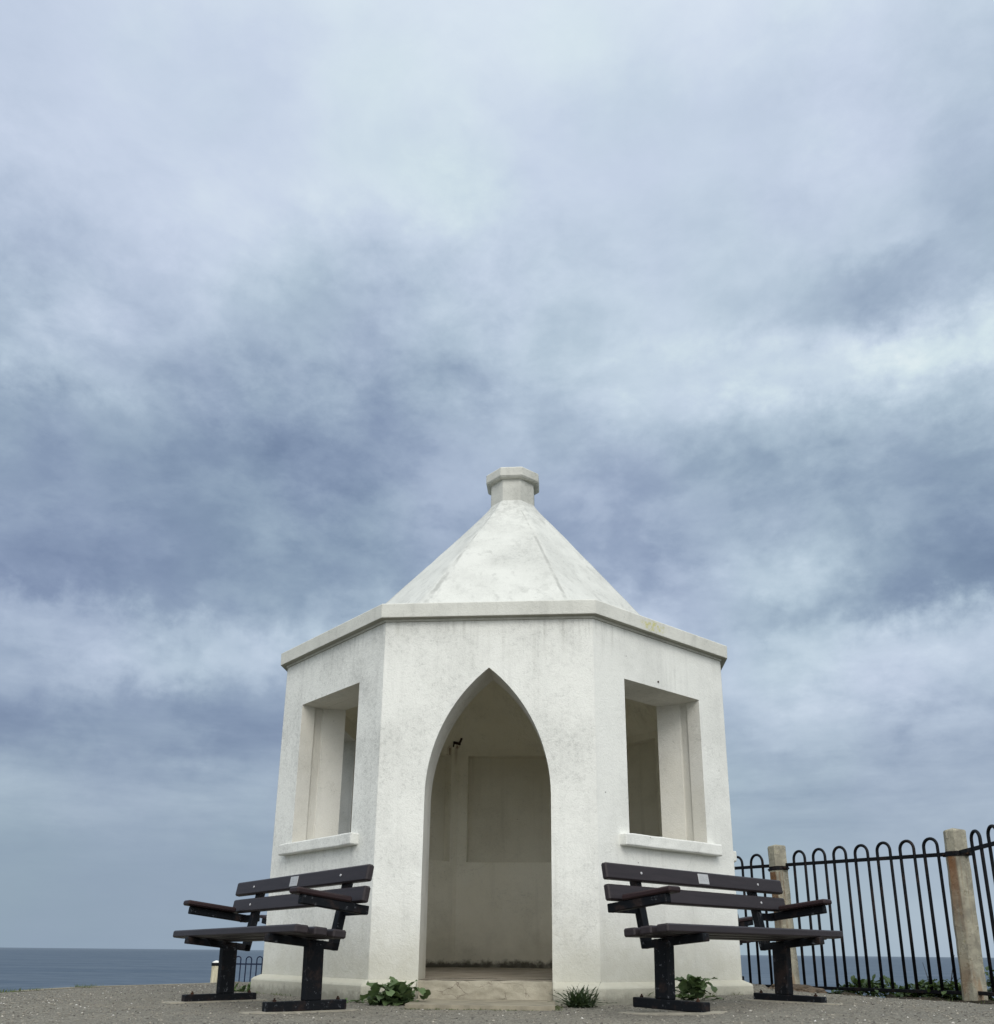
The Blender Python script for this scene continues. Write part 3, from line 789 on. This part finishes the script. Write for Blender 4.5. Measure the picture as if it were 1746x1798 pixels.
# ------------------------------------------------------------------ plants
def leaf(bm, lay, base, az, el, length, width, droop, r, val, seg=6, fold=.25, wav=.12, shape='dock'):
    d = Vector((math.cos(az) * math.cos(el), math.sin(az) * math.cos(el), math.sin(el)))
    side = Vector((-math.sin(az), math.cos(az), 0)); p = Vector(base); e = el; step = length / seg; rows = []
    ph = r.random() * 6
    for i in range(seg + 1):
        f = i / seg
        if shape == 'dock': wd = width * (math.sin(math.pi * min(1, f * .93 + .07)) ** .75) * (.35 + .65 * min(1, f * 3))
        elif shape == 'oval': wd = width * math.sin(math.pi * min(1, .06 + f * .92)) ** .6
        else: wd = width * (1 - f) ** .7 * min(1, .6 + f * 2)
        up = Vector((-math.cos(az) * math.sin(e), -math.sin(az) * math.sin(e), math.cos(e)))
        wv = wav * width * math.sin(f * 9 + ph)
        a = bm.verts.new(p - side * wd / 2 + up * (fold * wd / 2 + wv)); m = bm.verts.new(p); b = bm.verts.new(p + side * wd / 2 + up * (fold * wd / 2 - wv))
        for v in (a, m, b): v[lay] = min(1, max(0, val + .12 * f + r.uniform(-.05, .05)))
        rows.append((a, m, b))
        e -= droop / seg; p = p + Vector((math.cos(az) * math.cos(e), math.sin(az) * math.cos(e), math.sin(e))) * step
    for x, y in zip(rows, rows[1:]):
        bm.faces.new((x[0], x[1], y[1], y[0])); bm.faces.new((x[1], x[2], y[2], y[1]))
def plant(name, label, cat, loc, n, lr, wr, elr, droop, mat, seed, spread=.04, shape='dock', group=None, stretch=(1, 1), fold=.25, face=None, lift=0.):
    r = random.Random(seed); bm = bmesh.new(); lay = bm.verts.layers.float.new('leafval')
    for i in range(n):
        az = r.uniform(0, 2 * math.pi); el = r.uniform(*elr)
        b = Vector((r.gauss(0, spread) * stretch[0], r.gauss(0, spread) * stretch[1], r.uniform(0, .012) + lift * r.random() ** 1.3))
        if face is not None and b.dot(Vector(face)) < -.03: b = -b
        ln = r.uniform(*lr)
        leaf(bm, lay, b, az, el, ln, r.uniform(*wr), r.uniform(.5, 1.3) * droop, r, r.uniform(.05, .75), shape=shape, fold=fold, seg=7 if shape == 'dock' else 5)
    o = obj(name, bm, mat, smooth=True); o.location = loc
    return tag(o, label, cat, group)
def gz(x, y): return terrain(x, y)[0]
plant('leafy_weed', 'broad-leaved green weed spreading at the plinth left of the doorstep', 'weed', (-.575, -2.47, .0), 150, (.05, .125), (.05, .085), (-.1, 1.35), .9, M['dock'], 3, .062, stretch=(1.25, .7), lift=.10)
plant('spiky_weed', 'dark spiky weed with narrow leaves right of the doorstep', 'weed', (.690, -2.40, .0), 230, (.06, .175), (.014, .024), (.35, 1.5), .55, M['spiky'], 5, .036, 'blade')
plant('leafy_weed', 'upright broad-leaved weed behind the right bench leg', 'weed', (1.500, -2.05, .035), 52, (.06, .12), (.05, .085), (-.1, 1.4), .6, M['dock'], 8, .045, 'oval', lift=.13, stretch=(1.2, .6))
plant('small_weed', 'tiny sprig of weed at the plinth behind the right bench foot', 'weed', (1.245, -1.74, .03), 26, (.04, .10), (.012, .022), (.3, 1.4), .6, M['dock'], 9, .04, 'oval', stretch=(1.3, .7))
plant('small_weed', 'low green weed at the far left corner of the plinth', 'weed', (-2.235, -.75, -.02), 40, (.06, .15), (.02, .045), (.2, 1.4), .8, M['dock'], 10, .06, 'dock')
plant('small_weed', 'flat creeping weed at the plinth corner left of the broad weed', 'weed', (-.86, -2.20, .0), 26, (.04, .09), (.015, .03), (.05, .8), .6, M['dock'], 12, .05, 'oval', stretch=(1.4, .4))
def shrub(label, cx, cy, hw, hh, n, seed, rot):
    r = random.Random(seed); bm = bmesh.new(); lay = bm.verts.layers.float.new('leafval')
    for i in range(n):
        u = r.uniform(-1, 1); hgt = hh * (1 - abs(u) ** 3) * (.75 + .35 * noise.noise((u * 4, seed, 0)))
        z = hgt * r.random() ** .6; v = r.gauss(0, .09)
        p = Vector((u * hw * math.cos(rot) - v * math.sin(rot), u * hw * math.sin(rot) + v * math.cos(rot), z - .05))
        leaf(bm, lay, p, r.uniform(0, 6.28), r.uniform(-.3, 1.2), r.uniform(.045, .085), r.uniform(.028, .048), r.uniform(.2, .9), r, .1 + .75 * (z / hh) * r.uniform(.4, 1.1), seg=4, shape='oval')
    o = obj('shrub', bm, M['shrub'], smooth=True); o.location = (cx, cy, .0); tag(o, label, 'shrub', 'low leafy shrubs behind the railings')
shrub('low leafy shrub behind the railings, nearest the right bench', 3.64, 1.02, .40, .20, 520, 21, R(121))
shrub('low leafy shrub behind the railings, left of the corner post', 4.05, .29, .37, .22, 620, 22, R(121))
shrub('low leafy shrub behind the corner post at the right edge', 4.50, -.06, .20, .34, 330, 23, R(100))
def twig(label, pts, rad):
    bm = bmesh.new(); tube(bm, [(0, 0, 0)] + [tuple(Vector(p) - Vector(pts[0])) for p in pts[1:]], [rad * (1 - .7 * i / (len(pts) - 1)) for i in range(len(pts))], 5)
    if len(pts) > 2:
        a = Vector(pts[1]) - Vector(pts[0]); tube(bm, [a, a + Vector((.03, 0, .05)), a + Vector((.035, .01, .10))], [.003, .002, .001], 5)
    o = obj('dry_stem', bm, M['twig'], smooth=True); o.location = pts[0]; tag(o, label, 'stem', 'dry stems among the shrubs')
twig('long dry stem leaning out of the shrub beside the corner post', [(4.05, .12, -.02), (4.10, .12, .14), (4.13, .12, .26), (4.16, .12, .37)], .006)
twig('short dry stem close against the corner post', [(4.17, -.02, -.03), (4.21, -.02, .05), (4.27, -.01, .14)], .006)
twig('thin dry stem rising from the middle of the shrub', [(3.98, .30, .0), (3.96, .30, .16), (3.93, .30, .30)], .005)
# rocks and a soil lip by the leaning post
for label, c, s, sd in (('flat brown rock at the foot of the leaning post', (2.83, .98, .02), (.24, .16, .06), 1), ('small brown rock at the terrace edge beside the right bench', (2.98, .62, .0), (.12, .10, .05), 2)):
    bm = bmesh.new(); bmesh.ops.create_icosphere(bm, subdivisions=4, radius=1)
    for v in bm.verts:
        k = 1 + .35 * noise.noise(v.co * 1.3 + Vector((sd * 9, 0, 0))) + .14 * noise.noise(v.co * 3.6 + Vector((sd, 0, 0))); v.co = Vector((v.co.x * s[0] * k, v.co.y * s[1] * k, v.co.z * s[2] * k))
    o = obj('rock', bm, M['rock']); o.location = c; tag(o, label, 'rock', 'brown rocks at the terrace edge')
# grass tufts on the left kerb of the terrace, moss along the slab
r = random.Random(31); bm = bmesh.new(); lay = bm.verts.layers.float.new('leafval')
def blade(x, y, h):
    leaf(bm, lay, (x, y, gz(x, y) - .005), r.uniform(0, 6.28), r.uniform(.5, 1.5), h, .006, r.uniform(.2, 1.2), r, r.uniform(0, .9), seg=3, shape='blade', fold=.1)
for i in range(900):
    f = r.random(); blade(-4.62 + r.gauss(0, .06), -1.0 + 1.15 * f, r.uniform(.02, .055))
for i in range(420):
    blade(-4.52 + r.gauss(0, .07), .62 + .5 * r.random() * r.random(), r.uniform(.02, .06))
for i in range(700):
    f = r.random(); blade(-.44 + .9 * f ** 1.4, -2.88 + r.gauss(0, .012), r.uniform(.006, .022))
for i in range(160): blade(.54 + r.gauss(0, .025), -2.60 + r.uniform(-.24, .2), r.uniform(.01, .04))
for i in range(240):
    f = r.random(); p = Vector((3.05, -.35)).lerp(Vector((4.35, -1.1)), f); blade(p.x + r.gauss(0, .12), p.y + .55 + r.gauss(0, .22), r.uniform(.015, .05))
for i in range(520):
    k_ = r.choice((7, 7, 1, 1, 0)); n_, t_ = face_frame(k_); u_ = r.uniform(-.88, .88)
    if noise.noise((u_ * 3, k_ * 5.1, 0)) < .0 or (k_ == 0 and -.6 < u_ < .62): continue
    p = n_ * (AP + .095 + abs(r.gauss(0, .018))) + t_ * u_; blade(p.x, p.y, r.uniform(.012, .05))
g = obj('grass', bm, M['grass']); g['kind'] = 'stuff'; tag(g, 'short tufts of grass and moss along the terrace edges and slab', 'grass')

# ------------------------------------------------------------------ sky and light
SUN_EL, SUN_AZ = R(40), R(200)      # azimuth clockwise from +y: behind the viewer, a little to the left of straight back
SUN_AZ = R(168)
sd = Vector((math.sin(SUN_AZ) * math.cos(SUN_EL), math.cos(SUN_AZ) * math.cos(SUN_EL), math.sin(SUN_EL)))
world = bpy.data.worlds.new('World'); SC.world = world; world.use_nodes = True
t = NT(world.node_tree); bg = world.node_tree.nodes['Background']
D = t.vmath('NORMALIZE', t.node('ShaderNodeTexCoord').outputs['Generated'])
# drifting cloud noise bends the brightness table
w0 = t.noise(D, 4.3, 3, .5); w1 = t.noise(D, 3.2, 4, .55, .0, color=True); w2 = t.noise(D, 9, 4, .55, .1, color=True); w3 = t.noise(D, 28, 5, .6, .1, color=True)
x, y, z = t.sep(D)
el0 = t.math('MULTIPLY', t.math('ARCSINE', z), 180 / math.pi); az0 = t.math('MULTIPLY', t.math('ARCTAN2', x, y), 180 / math.pi)
amp = t.ss(el0, 0, 20, .10, 1.0)
def wsum(i, a1, a2, a3):
    o = None
    for w_, k_ in ((w1, a1), (w2, a2), (w3, a3)):
        q_ = t.math('MULTIPLY', t.math('SUBTRACT', t.sep(w_)[i], .5), k_); o = q_ if o is None else t.math('ADD', o, q_)
    return o
az = t.math('ADD', az0, wsum(0, 2, 6, 5))
el = t.math('ADD', el0, t.math('MULTIPLY', amp, wsum(1, 1.2, 3.6, 4)))
ELS = [0, 2, 4, 6, 8, 10, 12, 14, 16, 18, 19, 20, 22, 24, 26, 28, 30, 32, 34, 36, 38, 40, 44, 48, 52, 60, 90]
AZS = [-42, -34, -26, -18, -10, -2, 6, 14, 22, 30]
TAB = {
 0: (158, 158, 158, 160, 164, 168, 172, 176, 180, 182), 2: (158, 158, 158, 160, 164, 168, 172, 178, 184, 185), 4: (160, 160, 158, 159, 164, 168, 170, 174, 179, 180),
 6: (165, 165, 163, 163, 164, 166, 168, 169, 173, 174), 8: (171, 172, 170, 168, 166, 167, 168, 168, 173, 173), 10: (163, 162, 166, 165, 165, 168, 172, 175, 178, 178),
 12: (150, 150, 152, 155, 160, 168, 175, 184, 177, 176), 14: (172, 175, 158, 157, 160, 170, 180, 194, 192, 190), 16: (178, 182, 197, 165, 165, 175, 185, 207, 206, 205),
 18: (182, 184, 182, 200, 178, 182, 190, 200, 203, 200), 19: (176, 174, 166, 196, 184, 188, 190, 192, 178, 172), 20: (156, 153, 150, 182, 190, 192, 188, 182, 146, 143), 22: (147, 146, 145, 163, 176, 180, 180, 200, 145, 141),
 24: (151, 151, 149, 158, 166, 169, 167, 186, 156, 146), 26: (153, 152, 149, 158, 159, 164, 166, 174, 160, 149), 28: (158, 157, 151, 155, 167, 172, 171, 172, 165, 160),
 30: (168, 166, 156, 153, 164, 180, 179, 180, 178, 175), 32: (190, 192, 168, 163, 163, 186, 195, 196, 200, 198), 34: (190, 194, 175, 166, 170, 193, 206, 216, 221, 220),
 36: (186, 190, 186, 172, 178, 200, 207, 215, 186, 195), 38: (190, 194, 200, 180, 184, 198, 205, 196, 178, 180), 40: (196, 200, 213, 188, 195, 197, 205, 195, 199, 180),
 44: (203, 205, 208, 212, 215, 208, 208, 207, 204, 188), 48: (206, 207, 207, 214, 216, 211, 208, 208, 207, 199), 52: (211, 212, 214, 218, 220, 220, 217, 215, 212, 209),
 60: (215, 216, 218, 220, 220, 220, 220, 218, 216, 215), 90: (222,) * 10}
elf = t.math('DIVIDE', el, 90, clamp=True); total = None
for j, a in enumerate(AZS):
    rmp = t.node('ShaderNodeValToRGB'); cr = rmp.color_ramp; cr.interpolation = 'CARDINAL'
    while len(cr.elements) > 1: cr.elements.remove(cr.elements[-1])
    for i, e in enumerate(ELS):
        v = (TAB[e][j] + (4 if TAB[e][j] < 175 else 0)) / 255
        s = cr.elements[0] if i == 0 else cr.elements.new(e / 90)
        s.position = e / 90; s.color = (v, v, v, 1)
    t.link(elf, rmp.inputs[0])
    dx = t.math('DIVIDE', t.math('SUBTRACT', az, a), 8)
    if j == 0: dx = t.math('MAXIMUM', dx, 0)
    if j == len(AZS) - 1: dx = t.math('MINIMUM', dx, 0)
    wgt = t.ss(t.math('ABSOLUTE', dx), 1, 0)
    term = t.math('MULTIPLY', wgt, rmp.outputs[0])
    total = term if total is None else t.math('ADD', total, term)
# small scale cloud texture; flatter layers near the horizon
c1 = t.noise(t.scalev(D, (1, 1, 1.9)), 6.5, 8, .60, .25); c2 = t.noise(t.scalev(D, (1, 1, 1.6)), 24, 6, .62, .2)
c3 = t.noise(t.scalev(D, (1, 1, 5.5)), 8, 7, .58, .2)
lowl = t.ss(el0, 22, 8)
t1 = t.math('ADD', t.math('MULTIPLY', t.math('SUBTRACT', c1, .5), .21), t.math('MULTIPLY', t.math('MULTIPLY', t.math('SUBTRACT', c2, .5), t.ss(w0, .42, .62, .25, 1)), .15))
t2 = t.math('MULTIPLY', t.math('SUBTRACT', c3, .5), .15)
tex = t.math('ADD', t.math('MULTIPLY', t1, t.math('SUBTRACT', 1, t.math('MULTIPLY', lowl, .55))), t.math('MULTIPLY', t2, lowl))
quiet = t.math('MULTIPLY', t.ss(el0, 2, 12, .15, 1), t.ss(el0, 50, 34, .45, 1))
c4 = t.noise(t.scalev(D, (1, 1, 1.7)), 10, 8, .58, .15)
crisp = t.math('MULTIPLY', t.math('SUBTRACT', t.ss(c4, .43, .60), .5), .034)
tex = t.math('ADD', tex, t.math('MULTIPLY', crisp, t.math('MULTIPLY', t.ss(el0, 7, 13), t.ss(el0, 46, 34))))
tone = t.math('ADD', total, t.math('MULTIPLY', tex, quiet))
tone = t.math('ADD', t.math('MULTIPLY', t.math('SUBTRACT', tone, .71), 1.10), .708)
def s2l(v): v /= 255; return v / 12.92 if v <= .04045 else ((v + .055) / 1.055) ** 2.4
ramp = t.node('ShaderNodeValToRGB'); cr = ramp.color_ramp
stops = [(120, (106, 124, 155)), (135, (119, 138, 167)), (150, (133, 152, 179)), (165, (148, 167, 191)), (190, (176, 194, 214)), (210, (196, 212, 230)), (225, (211, 227, 238)), (245, (236, 246, 250))]
cr.elements[0].position = stops[0][0] / 255; cr.elements[0].color = (*[s2l(v) for v in stops[0][1]], 1)
cr.elements[1].position = stops[-1][0] / 255; cr.elements[1].color = (*[s2l(v) for v in stops[-1][1]], 1)
for p, c in stops[1:-1]:
    e = cr.elements.new(p / 255); e.color = (*[s2l(v) for v in c], 1)
t.link(tone, ramp.inputs[0])
# hue drifts between lavender and sea-grey as in real stratocumulus; low haze greyer
hue = t.noise(D, 3.3, 3, .5)
cc = t.mix(t.ss(hue, .35, .65), t.mix(1.0, ramp.outputs[0], (.99, 1.004, .985), 'MULTIPLY'), t.mix(1.0, ramp.outputs[0], (1.03, .995, 1.035), 'MULTIPLY'))
cc = t.mix(t.ss(el0, 20, 2, 0, 1.0), cc, t.mix(1.0, cc, (1.01, 1.015, .935), 'MULTIPLY'))
cc = t.mix(1.0, cc, (1.012, 1.004, .98), 'MULTIPLY')
glow = t.math('POWER', t.math('MAXIMUM', t.vmath('DOT_PRODUCT', D, tuple(sd)), 0), 1.6)
cc = t.vmath('ADD', cc, t.vmath('SCALE', (1.25, 1.20, 1.10), glow))
STR = .1
sky = t.node('ShaderNodeTexSky', sky_type='NISHITA'); sky.sun_disc = False
sky.sun_elevation = SUN_EL; sky.sun_rotation = SUN_AZ
full = t.mix(.985, sky.outputs[0], t.vmath('SCALE', cc, 1 / STR))
t.link(full, bg.inputs[0]); bg.inputs[1].default_value = STR
L = bpy.data.lights.new('sun', 'SUN'); L.energy = 1.15; L.angle = R(30); L.color = (1, .955, .88)
so = bpy.data.objects.new('sun', L); COL.objects.link(so); so.rotation_euler = sd.to_track_quat('Z', 'Y').to_euler()

# ------------------------------------------------------------------ camera
F, PX = 1585.227, 1746.0
yaw, pitch, roll = -.08504, .31022, .01031
f = Vector((math.sin(yaw) * math.cos(pitch), math.cos(yaw) * math.cos(pitch), math.sin(pitch)))
r0 = Vector((math.cos(yaw), -math.sin(yaw), 0)); u0 = r0.cross(f)
rt = r0 * math.cos(roll) + u0 * math.sin(roll); up = -r0 * math.sin(roll) + u0 * math.cos(roll)
cam = bpy.data.cameras.new('camera'); co = bpy.data.objects.new('camera', cam); COL.objects.link(co)
mw = Matrix((rt, up, -f)).transposed().to_4x4(); mw.translation = (.665, -8.96013, .35102)
co.matrix_world = mw
cam.sensor_fit = 'HORIZONTAL'; cam.sensor_width = 36; cam.lens = 36 * F / PX
cam.shift_y = (1164 - 899) / PX; cam.shift_x = 0
cam.clip_start = .05; cam.clip_end = 300000
SC.camera = co
SC.view_settings.view_transform = 'Standard'; SC.view_settings.look = 'None'; SC.view_settings.exposure = 0; SC.view_settings.gamma = 1
SC.render.engine = 'CYCLES'
SC.cycles.max_bounces = 8; SC.cycles.diffuse_bounces = 5
